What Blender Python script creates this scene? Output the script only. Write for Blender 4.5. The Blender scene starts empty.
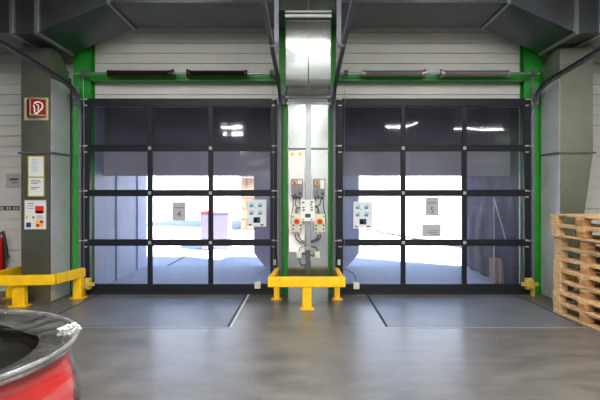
import bpy, bmesh, math, random
from mathutils import Vector, Matrix, noise
random.seed(7)
SC = bpy.context.scene
COL = SC.collection
F, CX, CY, H = 490.0, 305.0, 193.0, 1.57      # focal length in pixels, vanishing point, eye height

def px(u, d): return (u - CX) * d / F
def pz(v, d): return H - (v - CY) * d / F

# ------------------------------------------------------------------ materials
def new_mat(name):
    m = bpy.data.materials.new(name); m.use_nodes = True
    nt = m.node_tree; b = nt.nodes['Principled BSDF']
    return m, nt, b

def lin(c):
    return tuple(((x/12.92) if x <= 0.04045 else ((x+0.055)/1.055)**2.4) for x in [v/255 for v in c]) + (1,)

def pbr(name, c, rough=0.5, metal=0.0, var=0.0, scale=8.0, bump=0.0, bscale=60.0, spec=0.5, rvar=0.0, stretch=None, coat=0.0):
    m, nt, b = new_mat(name)
    col = lin(c)
    b.inputs['Base Color'].default_value = col
    b.inputs['Roughness'].default_value = rough
    b.inputs['Metallic'].default_value = metal
    b.inputs['Specular IOR Level'].default_value = spec
    b.inputs['Coat Weight'].default_value = coat
    N, L = nt.nodes, nt.links
    tc = N.new('ShaderNodeTexCoord'); src = tc.outputs['Object']
    if stretch:
        mp = N.new('ShaderNodeMapping'); mp.inputs['Scale'].default_value = stretch
        L.new(src, mp.inputs['Vector']); src = mp.outputs['Vector']
    if var or rvar:
        n = N.new('ShaderNodeTexNoise'); n.inputs['Scale'].default_value = scale; n.inputs['Detail'].default_value = 6
        L.new(src, n.inputs['Vector'])
        if var:
            r = N.new('ShaderNodeValToRGB')
            r.color_ramp.elements[0].position = 0.3; r.color_ramp.elements[1].position = 0.7
            r.color_ramp.elements[0].color = tuple(max(0, x*(1-var)) for x in col[:3]) + (1,)
            r.color_ramp.elements[1].color = tuple(min(1, x*(1+var)) for x in col[:3]) + (1,)
            L.new(n.outputs['Fac'], r.inputs['Fac']); L.new(r.outputs['Color'], b.inputs['Base Color'])
        if rvar:
            mr = N.new('ShaderNodeMapRange')
            mr.inputs['From Min'].default_value = 0.3; mr.inputs['From Max'].default_value = 0.7
            mr.inputs['To Min'].default_value = max(0.02, rough - rvar); mr.inputs['To Max'].default_value = min(1, rough + rvar)
            L.new(n.outputs['Fac'], mr.inputs['Value']); L.new(mr.outputs['Result'], b.inputs['Roughness'])
    if bump:
        n2 = N.new('ShaderNodeTexNoise'); n2.inputs['Scale'].default_value = bscale; n2.inputs['Detail'].default_value = 4
        L.new(src, n2.inputs['Vector'])
        bp = N.new('ShaderNodeBump'); bp.inputs['Strength'].default_value = bump; bp.inputs['Distance'].default_value = 0.01
        L.new(n2.outputs['Fac'], bp.inputs['Height']); L.new(bp.outputs['Normal'], b.inputs['Normal'])
    return m

def glow(name, c, s):
    m, nt, b = new_mat(name)
    b.inputs['Base Color'].default_value = lin(c)
    b.inputs['Emission Color'].default_value = lin(c); b.inputs['Emission Strength'].default_value = s
    return m

def galv(name, c, rough=0.20, bump=0.15, metal=0.96):
    m, nt, b = new_mat(name); N, L = nt.nodes, nt.links
    col = lin(c)
    tc = N.new('ShaderNodeTexCoord')
    v = N.new('ShaderNodeTexVoronoi'); v.inputs['Scale'].default_value = 26
    L.new(tc.outputs['Object'], v.inputs['Vector'])
    n = N.new('ShaderNodeTexNoise'); n.inputs['Scale'].default_value = 2.2; n.inputs['Detail'].default_value = 1
    L.new(tc.outputs['Object'], n.inputs['Vector'])
    mx = N.new('ShaderNodeMath'); mx.operation = 'MULTIPLY_ADD'; mx.inputs[1].default_value = 0.14
    sp = N.new('ShaderNodeSeparateColor'); L.new(v.outputs['Color'], sp.inputs['Color'])
    L.new(sp.outputs['Red'], mx.inputs[0]); L.new(n.outputs['Fac'], mx.inputs[2])
    r = N.new('ShaderNodeValToRGB')
    r.color_ramp.elements[0].position = 0.25; r.color_ramp.elements[1].position = 0.95
    r.color_ramp.elements[0].color = tuple(x*0.78 for x in col[:3]) + (1,)
    r.color_ramp.elements[1].color = tuple(min(1, x*1.12) for x in col[:3]) + (1,)
    L.new(mx.outputs[0], r.inputs['Fac']); L.new(r.outputs['Color'], b.inputs['Base Color'])
    mr = N.new('ShaderNodeMapRange'); mr.inputs['To Min'].default_value = rough - 0.05; mr.inputs['To Max'].default_value = rough + 0.05
    L.new(n.outputs['Fac'], mr.inputs['Value']); L.new(mr.outputs['Result'], b.inputs['Roughness'])
    b.inputs['Metallic'].default_value = metal
    n3 = N.new('ShaderNodeTexNoise'); n3.inputs['Scale'].default_value = 2.0; n3.inputs['Detail'].default_value = 0
    L.new(tc.outputs['Object'], n3.inputs['Vector'])
    bp = N.new('ShaderNodeBump'); bp.inputs['Strength'].default_value = bump; bp.inputs['Distance'].default_value = 0.05
    L.new(n3.outputs['Fac'], bp.inputs['Height']); L.new(bp.outputs['Normal'], b.inputs['Normal'])
    return m

def mat_pane():
    m, nt, b = new_mat('acrylic_pane'); N, L = nt.nodes, nt.links
    N.remove(b); out = N['Material Output']
    tc = N.new('ShaderNodeTexCoord')
    mp = N.new('ShaderNodeMapping'); mp.inputs['Scale'].default_value = (1.2, 1, 0.5)
    L.new(tc.outputs['Object'], mp.inputs['Vector'])
    n = N.new('ShaderNodeTexNoise'); n.inputs['Scale'].default_value = 1.6; n.inputs['Detail'].default_value = 1
    L.new(mp.outputs['Vector'], n.inputs['Vector'])
    bp = N.new('ShaderNodeBump'); bp.inputs['Strength'].default_value = 0.35; bp.inputs['Distance'].default_value = 0.03
    L.new(n.outputs['Fac'], bp.inputs['Height'])
    tr = N.new('ShaderNodeBsdfTransparent'); tr.inputs['Color'].default_value = (0.86, 0.87, 0.92, 1)
    gl = N.new('ShaderNodeBsdfGlossy'); gl.inputs['Roughness'].default_value = 0.04
    L.new(bp.outputs['Normal'], gl.inputs['Normal'])
    # dirt film with vertical wipes
    mp2 = N.new('ShaderNodeMapping'); mp2.inputs['Scale'].default_value = (5, 1, 0.5)
    L.new(tc.outputs['Object'], mp2.inputs['Vector'])
    n2 = N.new('ShaderNodeTexNoise'); n2.inputs['Scale'].default_value = 2.5; n2.inputs['Detail'].default_value = 6
    L.new(mp2.outputs['Vector'], n2.inputs['Vector'])
    mr = N.new('ShaderNodeMapRange'); mr.inputs['From Min'].default_value = 0.3; mr.inputs['From Max'].default_value = 0.75
    mr.inputs['To Min'].default_value = 0.035; mr.inputs['To Max'].default_value = 0.095
    L.new(n2.outputs['Fac'], mr.inputs['Value'])
    tl = N.new('ShaderNodeBsdfTranslucent'); tl.inputs['Color'].default_value = (0.75, 0.80, 0.95, 1)
    mx1 = N.new('ShaderNodeMixShader'); L.new(mr.outputs['Result'], mx1.inputs['Fac'])
    L.new(tr.outputs[0], mx1.inputs[1]); L.new(tl.outputs[0], mx1.inputs[2])
    fr = N.new('ShaderNodeFresnel'); fr.inputs['IOR'].default_value = 1.62
    mx2 = N.new('ShaderNodeMixShader'); L.new(fr.outputs[0], mx2.inputs['Fac'])
    L.new(mx1.outputs[0], mx2.inputs[1]); L.new(gl.outputs[0], mx2.inputs[2])
    L.new(mx2.outputs[0], out.inputs['Surface'])
    return m

def mat_film(name, amount=0.3, white=0.85, scale=(3, 3, 3), seed=0):
    m, nt, b = new_mat(name); N, L = nt.nodes, nt.links
    N.remove(b); out = N['Material Output']
    tc = N.new('ShaderNodeTexCoord')
    mp = N.new('ShaderNodeMapping'); mp.inputs['Scale'].default_value = scale
    mp.inputs['Rotation'].default_value = (0.5, 0.35, 0.2); mp.inputs['Location'].default_value = (seed, seed, 0)
    L.new(tc.outputs['Object'], mp.inputs['Vector'])
    n = N.new('ShaderNodeTexNoise'); n.inputs['Scale'].default_value = 5; n.inputs['Detail'].default_value = 5
    n.inputs['Distortion'].default_value = 0.6
    L.new(mp.outputs['Vector'], n.inputs['Vector'])
    bp = N.new('ShaderNodeBump'); bp.inputs['Strength'].default_value = 0.35; bp.inputs['Distance'].default_value = 0.02
    L.new(n.outputs['Fac'], bp.inputs['Height'])
    mr = N.new('ShaderNodeMapRange'); mr.inputs['From Min'].default_value = 0.42; mr.inputs['From Max'].default_value = 0.75
    mr.inputs['To Min'].default_value = amount*0.35; mr.inputs['To Max'].default_value = min(0.9, amount*1.7)
    L.new(n.outputs['Fac'], mr.inputs['Value'])
    tr = N.new('ShaderNodeBsdfTransparent'); tr.inputs['Color'].default_value = (0.95, 0.95, 0.96, 1)
    df = N.new('ShaderNodeBsdfDiffuse'); df.inputs['Color'].default_value = (white, white, white, 1)
    gl = N.new('ShaderNodeBsdfGlossy'); gl.inputs['Roughness'].default_value = 0.12
    L.new(bp.outputs['Normal'], gl.inputs['Normal']); L.new(bp.outputs['Normal'], df.inputs['Normal'])
    m1 = N.new('ShaderNodeMixShader'); L.new(mr.outputs['Result'], m1.inputs['Fac']); L.new(tr.outputs[0], m1.inputs[1]); L.new(df.outputs[0], m1.inputs[2])
    fr = N.new('ShaderNodeFresnel'); fr.inputs['IOR'].default_value = 1.4; L.new(bp.outputs['Normal'], fr.inputs['Normal'])
    m2 = N.new('ShaderNodeMixShader'); L.new(fr.outputs[0], m2.inputs['Fac']); L.new(m1.outputs[0], m2.inputs[1]); L.new(gl.outputs[0], m2.inputs[2])
    L.new(m2.outputs[0], out.inputs['Surface'])
    return m

def mat_floor():
    m, nt, b = new_mat('polished_concrete'); N, L = nt.nodes, nt.links
    tc = N.new('ShaderNodeTexCoord'); src = tc.outputs['Object']
    n = N.new('ShaderNodeTexNoise'); n.inputs['Scale'].default_value = 2.6; n.inputs['Detail'].default_value = 10; n.inputs['Roughness'].default_value = 0.68
    mp = N.new('ShaderNodeMapping'); mp.inputs['Scale'].default_value = (0.8, 1.6, 1); L.new(src, mp.inputs['Vector']); L.new(mp.outputs['Vector'], n.inputs['Vector'])
    r = N.new('ShaderNodeValToRGB')
    r.color_ramp.elements[0].position = 0.32; r.color_ramp.elements[1].position = 0.72
    r.color_ramp.elements[0].color = lin((76, 74, 72)); r.color_ramp.elements[1].color = lin((114, 111, 107))
    L.new(n.outputs['Fac'], r.inputs['Fac'])
    # thin crazing cracks
    v = N.new('ShaderNodeTexVoronoi'); v.feature = 'DISTANCE_TO_EDGE'; v.inputs['Scale'].default_value = 0.9
    nw = N.new('ShaderNodeTexNoise'); nw.inputs['Scale'].default_value = 2.0; nw.inputs['Detail'].default_value = 3; L.new(src, nw.inputs['Vector'])
    vm = N.new('ShaderNodeVectorMath'); vm.operation = 'MULTIPLY_ADD'; vm.inputs[1].default_value = (0.28, 0.28, 0)
    L.new(nw.outputs['Color'], vm.inputs[0]); L.new(src, vm.inputs[2]); L.new(vm.outputs[0], v.inputs['Vector'])
    cr = N.new('ShaderNodeMapRange'); cr.inputs['From Min'].default_value = 0.0; cr.inputs['From Max'].default_value = 0.007
    cr.inputs['To Min'].default_value = 0.8; cr.inputs['To Max'].default_value = 1.0
    L.new(v.outputs['Distance'], cr.inputs['Value'])
    mul = N.new('ShaderNodeMix'); mul.data_type = 'RGBA'; mul.blend_type = 'MULTIPLY'; mul.inputs['Factor'].default_value = 1
    L.new(r.outputs['Color'], mul.inputs[6]); L.new(cr.outputs['Result'], mul.inputs[7])
    L.new(mul.outputs[2], b.inputs['Base Color'])
    mr = N.new('ShaderNodeMapRange'); mr.inputs['From Min'].default_value = 0.3; mr.inputs['From Max'].default_value = 0.7
    mr.inputs['To Min'].default_value = 0.285; mr.inputs['To Max'].default_value = 0.37
    L.new(n.outputs['Fac'], mr.inputs['Value']); L.new(mr.outputs['Result'], b.inputs['Roughness'])
    b.inputs['Specular IOR Level'].default_value = 0.75
    return m

def mat_chequer():
    m, nt, b = new_mat('chequer_plate'); N, L = nt.nodes, nt.links
    tc = N.new('ShaderNodeTexCoord'); src = tc.outputs['Object']
    mp = N.new('ShaderNodeMapping'); mp.inputs['Scale'].default_value = (26, 26, 26); mp.inputs['Rotation'].default_value = (0, 0, math.pi/4)
    L.new(src, mp.inputs['Vector'])
    v = N.new('ShaderNodeTexVoronoi'); v.inputs['Scale'].default_value = 1.0; v.inputs['Randomness'].default_value = 0.0
    L.new(mp.outputs['Vector'], v.inputs['Vector'])
    st = N.new('ShaderNodeMapRange'); st.inputs['From Min'].default_value = 0.18; st.inputs['From Max'].default_value = 0.34
    st.inputs['To Min'].default_value = 1; st.inputs['To Max'].default_value = 0
    L.new(v.outputs['Distance'], st.inputs['Value'])
    n = N.new('ShaderNodeTexNoise'); n.inputs['Scale'].default_value = 2.0; n.inputs['Detail'].default_value = 7; L.new(src, n.inputs['Vector'])
    r = N.new('ShaderNodeValToRGB'); r.color_ramp.elements[0].position = 0.3; r.color_ramp.elements[1].position = 0.7
    r.color_ramp.elements[0].color = lin((84, 87, 96)); r.color_ramp.elements[1].color = lin((110, 113, 122))
    L.new(n.outputs['Fac'], r.inputs['Fac'])
    mx = N.new('ShaderNodeMix'); mx.data_type = 'RGBA'; mx.inputs[7].default_value = lin((176, 180, 190))
    m2 = N.new('ShaderNodeMath'); m2.operation = 'MULTIPLY'; m2.inputs[1].default_value = 0.85; L.new(st.outputs['Result'], m2.inputs[0])
    L.new(m2.outputs[0], mx.inputs['Factor']); L.new(r.outputs['Color'], mx.inputs[6]); L.new(mx.outputs[2], b.inputs['Base Color'])
    bp = N.new('ShaderNodeBump'); bp.inputs['Strength'].default_value = 0.5; bp.inputs['Distance'].default_value = 0.004
    L.new(st.outputs['Result'], bp.inputs['Height']); L.new(bp.outputs['Normal'], b.inputs['Normal'])
    b.inputs['Metallic'].default_value = 0.35; b.inputs['Roughness'].default_value = 0.42
    return m

def mat_wood(name, c):
    m, nt, b = new_mat(name); N, L = nt.nodes, nt.links
    col = lin(c)
    tc = N.new('ShaderNodeTexCoord'); oi = N.new('ShaderNodeObjectInfo')
    ad = N.new('ShaderNodeVectorMath'); ad.operation = 'ADD'; L.new(tc.outputs['Object'], ad.inputs[0]); L.new(oi.outputs['Location'], ad.inputs[1])
    mp = N.new('ShaderNodeMapping'); mp.inputs['Scale'].default_value = (4, 4, 22); L.new(ad.outputs[0], mp.inputs['Vector'])
    n = N.new('ShaderNodeTexNoise'); n.inputs['Scale'].default_value = 2; n.inputs['Detail'].default_value = 7; n.inputs['Distortion'].default_value = 1.0
    L.new(mp.outputs['Vector'], n.inputs['Vector'])
    r = N.new('ShaderNodeValToRGB'); r.color_ramp.elements[0].position = 0.3; r.color_ramp.elements[1].position = 0.72
    r.color_ramp.elements[0].color = tuple(x*0.55 for x in col[:3]) + (1,)
    r.color_ramp.elements[1].color = tuple(min(1, x*1.2) for x in col[:3]) + (1,)
    L.new(n.outputs['Fac'], r.inputs['Fac']); L.new(r.outputs['Color'], b.inputs['Base Color'])
    b.inputs['Roughness'].default_value = 0.75
    return m

M = dict(
    floor=mat_floor(),
    siding=pbr('painted_siding', (212, 212, 209), 0.45, var=0.06, scale=2),
    wallpaint=pbr('wall_paint', (135, 135, 130), 0.8, var=0.08, scale=1.5),
    wallbrown=pbr('brown_wall_paint', (66, 58, 42), 0.8, var=0.1, scale=1.5),
    wallgreen=pbr('grey_green_wall_paint', (150, 164, 142), 0.8, var=0.06, scale=1.5),
    ceil=pbr('ceiling_paint', (70, 72, 72), 0.85),
    green=pbr('green_paint', (24, 140, 36), 0.42, var=0.12, scale=5),
    postbrown=pbr('dark_brown_paint', (66, 60, 62), 0.5),
    galv=galv('galvanised_sheet', (142, 148, 147)),
    galv_lit_side=galv('galvanised_sheet_lit', (226, 230, 236), 0.45, 0.3, 0.55),  # paler copy of the duct metal, for door light on its side
    galv_satin=galv('galvanised_sheet_satin', (142, 146, 134), 0.40, 0.3, 0.92),
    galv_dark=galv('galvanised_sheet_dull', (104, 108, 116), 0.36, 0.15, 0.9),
    zinc=pbr('zinc_steel', (160, 164, 168), 0.35, 0.8, var=0.1),
    track=pbr('track_steel', (104, 106, 116), 0.5, 0.4, var=0.12),
    navy=pbr('dark_door_frame', (24, 28, 36), 0.45, spec=0.25, var=0.08, scale=5),
    rubber=pbr('black_rubber', (14, 14, 15), 0.6),
    pane=mat_pane(),
    hinge2=pbr('roller_hinge_steel', (176, 178, 180), 0.45, 0.4),
    hinge=pbr('hinge_steel', (205, 207, 208), 0.35, 0.5),
    yellow=pbr('yellow_paint', (240, 190, 6), 0.42, var=0.14, scale=7, bump=0.05),
    yellow_worn=pbr('worn_yellow_paint', (196, 165, 70), 0.55, var=0.3, scale=14),
    spring_dark=pbr('oiled_spring_steel', (58, 40, 38), 0.4, 0.6),
    spring_light=pbr('bare_spring_steel', (165, 155, 158), 0.35, 0.7),
    chequer=mat_chequer(),
    kerbsteel=pbr('bright_edge_steel', (190, 192, 196), 0.36, 0.85),
    whitesteel=pbr('white_kerb_steel', (196, 198, 200), 0.4),
    darksteel=pbr('dark_gap', (26, 26, 28), 0.6),
    wood=mat_wood('pallet_pine', (226, 190, 142)),
    wood2=mat_wood('pallet_block_chipwood', (200, 148, 96)),
    white=pbr('white_enclosure', (226, 226, 222), 0.45),
    whitepanel=pbr('white_painted_panel', (236, 236, 234), 0.35, var=0.03),
    ivory=pbr('ivory_plastic', (206, 203, 188), 0.5),
    greybox=pbr('grey_plastic', (122, 124, 130), 0.45, var=0.1, scale=20),
    knob=pbr('brown_red_knob', (150, 78, 50), 0.4),
    orange=pbr('orange_plastic', (222, 172, 112), 0.4),
    red=pbr('red_plastic', (196, 40, 30), 0.35),
    black=pbr('black_plastic', (22, 22, 24), 0.4),
    cable=pbr('grey_cable', (78, 78, 82), 0.5),
    paper=pbr('paper', (222, 224, 224), 0.7),
    greypaper=pbr('grey_paper', (176, 177, 182), 0.75),
    ink=pbr('grey_ink', (104, 106, 112), 0.7),
    darkink=pbr('dark_ink', (60, 60, 66), 0.7),
    blueink=pbr('blue_ink', (58, 138, 190), 0.6),
    lightblue=pbr('light_blue_ink', (150, 196, 220), 0.6),
    navyink=pbr('navy_ink', (34, 58, 92), 0.6),
    redink=pbr('red_ink', (206, 44, 30), 0.6),
    signred=pbr('sign_red', (146, 6, 10), 0.5, spec=0.2),
    signwhite=pbr('sign_white', (240, 236, 230), 0.4),
    yellowink=pbr('yellow_ink', (226, 190, 40), 0.6),
    sticker=pbr('yellow_sticker', (240, 200, 40), 0.4),
    film_edge=pbr('yellow_border', (200, 190, 90), 0.5),
    beigeplate=pbr('pale_sign_plate', (196, 194, 150), 0.5),
    extred=pbr('extinguisher_red', (176, 20, 20), 0.3),
    drumred=pbr('drum_red', (255, 46, 44), 0.35, var=0.05, scale=4),
    drumblack=pbr('drum_black', (8, 7, 6), 0.18, spec=0.12, bump=0.15, bscale=9),
    film=mat_film('stretch_film', 0.07, scale=(1.2, 1.2, 7)),
    film_top=mat_film('stretch_film_cover', 0.055, scale=(2, 6, 2), seed=3),
    film_roll=mat_film('rolled_film', 0.22, 0.8, scale=(4, 4, 2), seed=5),
    crumple=mat_film('crumpled_film', 0.5, 0.95, scale=(5, 5, 5), seed=9),
    tarp=pbr('blue_grey_tarp', (160, 168, 190), 0.55, var=0.10, scale=2, stretch=(4, 4, 0.4)),
    tarp_pale=pbr('pale_blue_tarp', (206, 214, 234), 0.5, var=0.06, scale=3),
    tarp_dark=pbr('plum_tarp', (176, 164, 176), 0.6, var=0.15, scale=3),
    headshade=pbr('painted_head_shade', (70, 68, 74), 0.6, var=0.1, scale=2),  # dark tone painted for the shade high behind the panes
    headfade=pbr('painted_head_fade', (178, 170, 172), 0.6, var=0.08, scale=2),  # paler tone painted for light on the lower head curtain
    tarp_blue=pbr('dark_blue_tarp', (26, 28, 56), 0.85, spec=0.08, var=0.6, scale=3, stretch=(0.6, 0.6, 3.2)),
    roofdark=pbr('dark_shelter_roof', (34, 32, 34), 0.7),
    yard=pbr('yard_concrete', (196, 195, 192), 0.85, var=0.08, scale=0.8),
    slab=pbr('shelter_slab', (188, 188, 190), 0.7, var=0.1, scale=2),
    brick=pbr('beige_render', (214, 186, 150), 0.85, var=0.08, scale=1),
    whitewall=pbr('white_render', (226, 226, 226), 0.8),
    bin=pbr('grey_bin', (98, 92, 106), 0.6),
    tube_on=glow('lit_tube', (255, 250, 236), 9.0),
    fitting=pbr('lamp_housing', (200, 200, 200), 0.5),
    glass_dark=pbr('dark_window', (40, 46, 56), 0.2),
    cardboard=pbr('cardboard', (168, 112, 58), 0.8, var=0.08),
)
bk = M['brick']; nt = bk.node_tree                                # brick courses in the beige facade
bt = nt.nodes.new('ShaderNodeTexBrick'); bt.inputs['Scale'].default_value = 1.0
bt.inputs['Brick Width'].default_value = 0.9; bt.inputs['Row Height'].default_value = 0.45; bt.inputs['Mortar Size'].default_value = 0.05
bt.inputs['Color1'].default_value = lin((136, 108, 78)); bt.inputs['Color2'].default_value = lin((128, 98, 68)); bt.inputs['Mortar'].default_value = lin((88, 68, 50))
tcb = nt.nodes.new('ShaderNodeTexCoord'); mpb = nt.nodes.new('ShaderNodeMapping'); mpb.inputs['Rotation'].default_value = (math.pi/2, 0, 0)
nt.links.new(tcb.outputs['Object'], mpb.inputs['Vector']); nt.links.new(mpb.outputs['Vector'], bt.inputs['Vector'])
nt.links.new(bt.outputs['Color'], nt.nodes['Principled BSDF'].inputs['Base Color'])

# ------------------------------------------------------------------ mesh helpers
def wloc(o):
    v = Vector((0, 0, 0))
    while o is not None:
        v += o.location; o = o.parent
    return v

class MB:
    def __init__(s): s.bm = bmesh.new()
    def box(s, x0, x1, y0, y1, z0, z1, bev=0.0, rot=None, seg=2):
        b2 = bmesh.new()
        bmesh.ops.create_cube(b2, size=1)
        for v in b2.verts:
            v.co = Vector((x0 + (v.co.x+.5)*(x1-x0), y0 + (v.co.y+.5)*(y1-y0), z0 + (v.co.z+.5)*(z1-z0)))
        if bev: bmesh.ops.bevel(b2, geom=b2.edges[:], offset=bev, segments=seg, profile=0.5, affect='EDGES')
        if rot:
            ang, axis, cen = rot
            bmesh.ops.rotate(b2, verts=b2.verts, cent=cen, matrix=Matrix.Rotation(ang, 3, axis))
        s.merge(b2); return s
    def merge(s, b2):
        me = bpy.data.meshes.new('tmp'); b2.to_mesh(me); b2.free(); s.bm.from_mesh(me); bpy.data.meshes.remove(me)
    def cyl(s, p, q, r, n=16, r2=None):
        p, q = Vector(p), Vector(q); d = q - p
        m = Matrix.Translation((p+q)/2) @ d.to_track_quat('Z', 'Y').to_matrix().to_4x4()
        bmesh.ops.create_cone(s.bm, cap_ends=True, segments=n, radius1=r, radius2=r if r2 is None else r2, depth=d.length, matrix=m); return s
    def tube(s, pts, r, n=8):
        pts = smooth(pts); rings = []
        for i, p in enumerate(pts):
            t = (pts[min(i+1, len(pts)-1)] - pts[max(i-1, 0)]).normalized()
            a = Vector((0, 0, 1)) if abs(t.z) < 0.9 else Vector((1, 0, 0))
            u = t.cross(a).normalized(); w = t.cross(u)
            rings.append([s.bm.verts.new(p + r*(math.cos(2*math.pi*k/n)*u + math.sin(2*math.pi*k/n)*w)) for k in range(n)])
        for a, b in zip(rings, rings[1:]):
            for k in range(n): s.bm.faces.new((a[k], a[(k+1) % n], b[(k+1) % n], b[k]))
        s.bm.faces.new(rings[0]); s.bm.faces.new(rings[-1][::-1]); return s
    def prism(s, poly, axis, a, b):
        """poly of (p, q) in the plane across `axis`, extruded from a to b along it"""
        def P(p, q, t): return {'x': (t, p, q), 'y': (p, t, q), 'z': (p, q, t)}[axis]
        A = [s.bm.verts.new(P(p, q, a)) for p, q in poly]; B = [s.bm.verts.new(P(p, q, b)) for p, q in poly]
        s.bm.faces.new(A); s.bm.faces.new(B[::-1]); n = len(poly)
        for i in range(n): s.bm.faces.new((A[i], B[i], B[(i+1) % n], A[(i+1) % n]))
        return s
    def lathe(s, prof, cx, cy, n=64, axis='z', wob=None):
        """prof of (r, h) revolved about a vertical line (or, axis='x', a line along X through y=cx, z=cy)"""
        rings = []
        for r, h in prof:
            ring = []
            for k in range(n):
                a = 2*math.pi*k/n; rr, hh = r, h
                if wob: rr, hh = wob(r, h, a)
                if axis == 'z': co = (cx + rr*math.cos(a), cy + rr*math.sin(a), hh)
                else: co = (hh, cx + rr*math.cos(a), cy + rr*math.sin(a))
                ring.append(s.bm.verts.new(co))
            rings.append(ring)
        for a, b in zip(rings, rings[1:]):
            for k in range(n): s.bm.faces.new((a[k], a[(k+1) % n], b[(k+1) % n], b[k]))
        return s
    def cap(s, co_list): s.bm.faces.new([s.bm.verts.new(c) for c in co_list]); return s
    def sweep(s, path, prof, x):
        """profile (dx, dn) swept along a path of (y, z) points"""
        rings = []
        P = [Vector((0, y, z)) for y, z in path]
        for i, p in enumerate(P):
            t = (P[min(i+1, len(P)-1)] - P[max(i-1, 0)]).normalized(); nn = Vector((0, -t.z, t.y))
            rings.append([s.bm.verts.new(Vector((x+dx, p.y, p.z)) + nn*dn) for dx, dn in prof])
        m = len(prof)
        for a, b in zip(rings, rings[1:]):
            for k in range(m): s.bm.faces.new((a[k], a[(k+1) % m], b[(k+1) % m], b[k]))
        s.bm.faces.new(rings[0]); s.bm.faces.new(rings[-1][::-1]); return s
    def build(s, name, mat, parent=None, sm=False, label=None):
        bmesh.ops.recalc_face_normals(s.bm, faces=s.bm.faces[:])
        if parent is not None: bmesh.ops.translate(s.bm, verts=s.bm.verts, vec=-wloc(parent))
        me = bpy.data.meshes.new(name); s.bm.to_mesh(me); s.bm.free()
        me.materials.append(mat)
        o = bpy.data.objects.new(name, me); COL.objects.link(o)
        if parent is not None: o.parent = parent
        if sm:
            for p in me.polygons: p.use_smooth = True
            me.set_sharp_from_angle(angle=math.radians(38))
        if label: o['label'] = label
        return o

def smooth(pts, k=6):
    pts = [Vector(p) for p in pts]
    if len(pts) < 3: return pts
    out = []
    for i in range(len(pts)-1):
        p0, p1, p2, p3 = pts[max(i-1, 0)], pts[i], pts[i+1], pts[min(i+2, len(pts)-1)]
        for j in range(k):
            t = j/k
            out.append(0.5*((2*p1) + (p2-p0)*t + (2*p0-5*p1+4*p2-p3)*t*t + (3*p1-p0-3*p2+p3)*t**3))
    out.append(pts[-1]); return out

def thing(name, label, cat, loc=(0, 0, 0), group=None, kind=None):
    o = bpy.data.objects.new(name, None); COL.objects.link(o); o.location = loc; o.empty_display_size = 0.1
    o['label'] = label; o['category'] = cat
    if group: o['group'] = group
    if kind: o['kind'] = kind
    return o
def tag(o, label, cat, group=None, kind=None):
    o['label'] = label; o['category'] = cat
    if group: o['group'] = group
    if kind: o['kind'] = kind
    return o
def struct(o, label=None):
    o['kind'] = 'structure'
    if label: o['label'] = label
    return o
def text(name, s, x, y, z, size, mat, parent, label=None):
    cu = bpy.data.curves.new('t', 'FONT'); cu.body = s; cu.size = size; cu.align_x = 'CENTER'; cu.align_y = 'CENTER'; cu.extrude = 0.0006
    ob = bpy.data.objects.new('t', cu); COL.objects.link(ob)
    bpy.context.view_layer.update()
    me = bpy.data.meshes.new_from_object(ob.evaluated_get(bpy.context.evaluated_depsgraph_get()))
    bpy.data.objects.remove(ob)
    me.transform(Matrix.Translation(Vector((x, y, z)) - wloc(parent)) @ Matrix.Rotation(math.pi/2, 4, 'X'))
    me.materials.clear(); me.materials.append(mat); me.name = name
    o = bpy.data.objects.new(name, me); COL.objects.link(o); o.parent = parent
    if label: o['label'] = label
    return o

# ------------------------------------------------------------------ the hall
XL, XR, YB, YW, ZC = -9.0, 9.0, -26.0, 7.80, 5.05
struct(MB().box(XL, XR, YB, 7.95, -0.2, 0).build('floor', M['floor']), 'smooth grey concrete hall floor')
struct(MB().box(XL, XR, YB, 7.95, ZC, ZC+0.2).build('ceiling', M['ceil']), 'dark grey hall ceiling')
struct(MB().box(XL-0.2, XL, YB, 7.95, -0.2, ZC+0.2).build('wall_left', M['wallbrown']), 'plain left hall wall')
struct(MB().box(XR, XR+0.2, YB, 7.95, -0.2, ZC+0.2).build('wall_right', M['wallgreen']), 'plain right hall wall')
struct(MB().box(XL-0.2, XR+0.2, YB-0.2, YB, -0.2, ZC+0.2).build('wall_front', M['whitewall']), 'plain wall behind the viewer')
OL = (-3.40, -0.46); OR = (0.50, 3.47); OZ = 2.96              # the two doorways
w = MB()
def planks(x0, x1, z0, z1):
    w.box(x0, x1, YW+0.028, YW+0.15, z0, z1)
    k = math.floor(z0/0.165)
    while k*0.165 < z1:
        a, b = max(z0, k*0.165+0.006), min(z1, (k+1)*0.165-0.006)
        if b - a > 0.01: w.box(x0, x1, YW, YW+0.03, a, b)
        k += 1
planks(XL, OL[0], 0, ZC); planks(OL[1], OR[0], 0, ZC); planks(OR[1], XR, 0, ZC)
planks(OL[0], OL[1], OZ, ZC); planks(OR[0], OR[1], OZ, ZC)
struct(w.build('wall_back', M['siding']), 'pale grey plank-clad wall with two dock doorways')

# green steel frame round each doorway
def hcolumn(x0, x1, label):
    m = MB(); y0, y1 = 7.64, 7.79; xm = (x0+x1)/2
    m.box(x0, x1, y0, y0+0.014, 0, ZC); m.box(x0, x1, y1-0.014, y1, 0, ZC); m.box(xm-0.006, xm+0.006, y0+0.014, y1-0.014, 0, ZC)
    t = m.build('steel_column', M['green'])
    return tag(t, label, 'column', 'green columns framing the doors')
hcolumn(-3.617, -3.337, 'green steel column at the outer left side of the left door')
hcolumn(-0.405, -0.272, 'green steel column between left door and central duct')
hcolumn(0.362, 0.485, 'green steel column between central duct and right door')
hcolumn(3.415, 3.695, 'green steel column at the outer right side of the right door')
for x0, x1, s in ((-3.335, -0.407, 'left'), (0.487, 3.413, 'right')):
    m = MB(); m.box(x0, x1, 7.60, 7.79, 3.315, 3.445, 0.006); m.box(x0, x1, 7.592, 7.60, 3.315, 3.332)
    tag(m.build('steel_beam', M['green']), f'green steel cross beam above the {s} door', 'beam')

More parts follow.
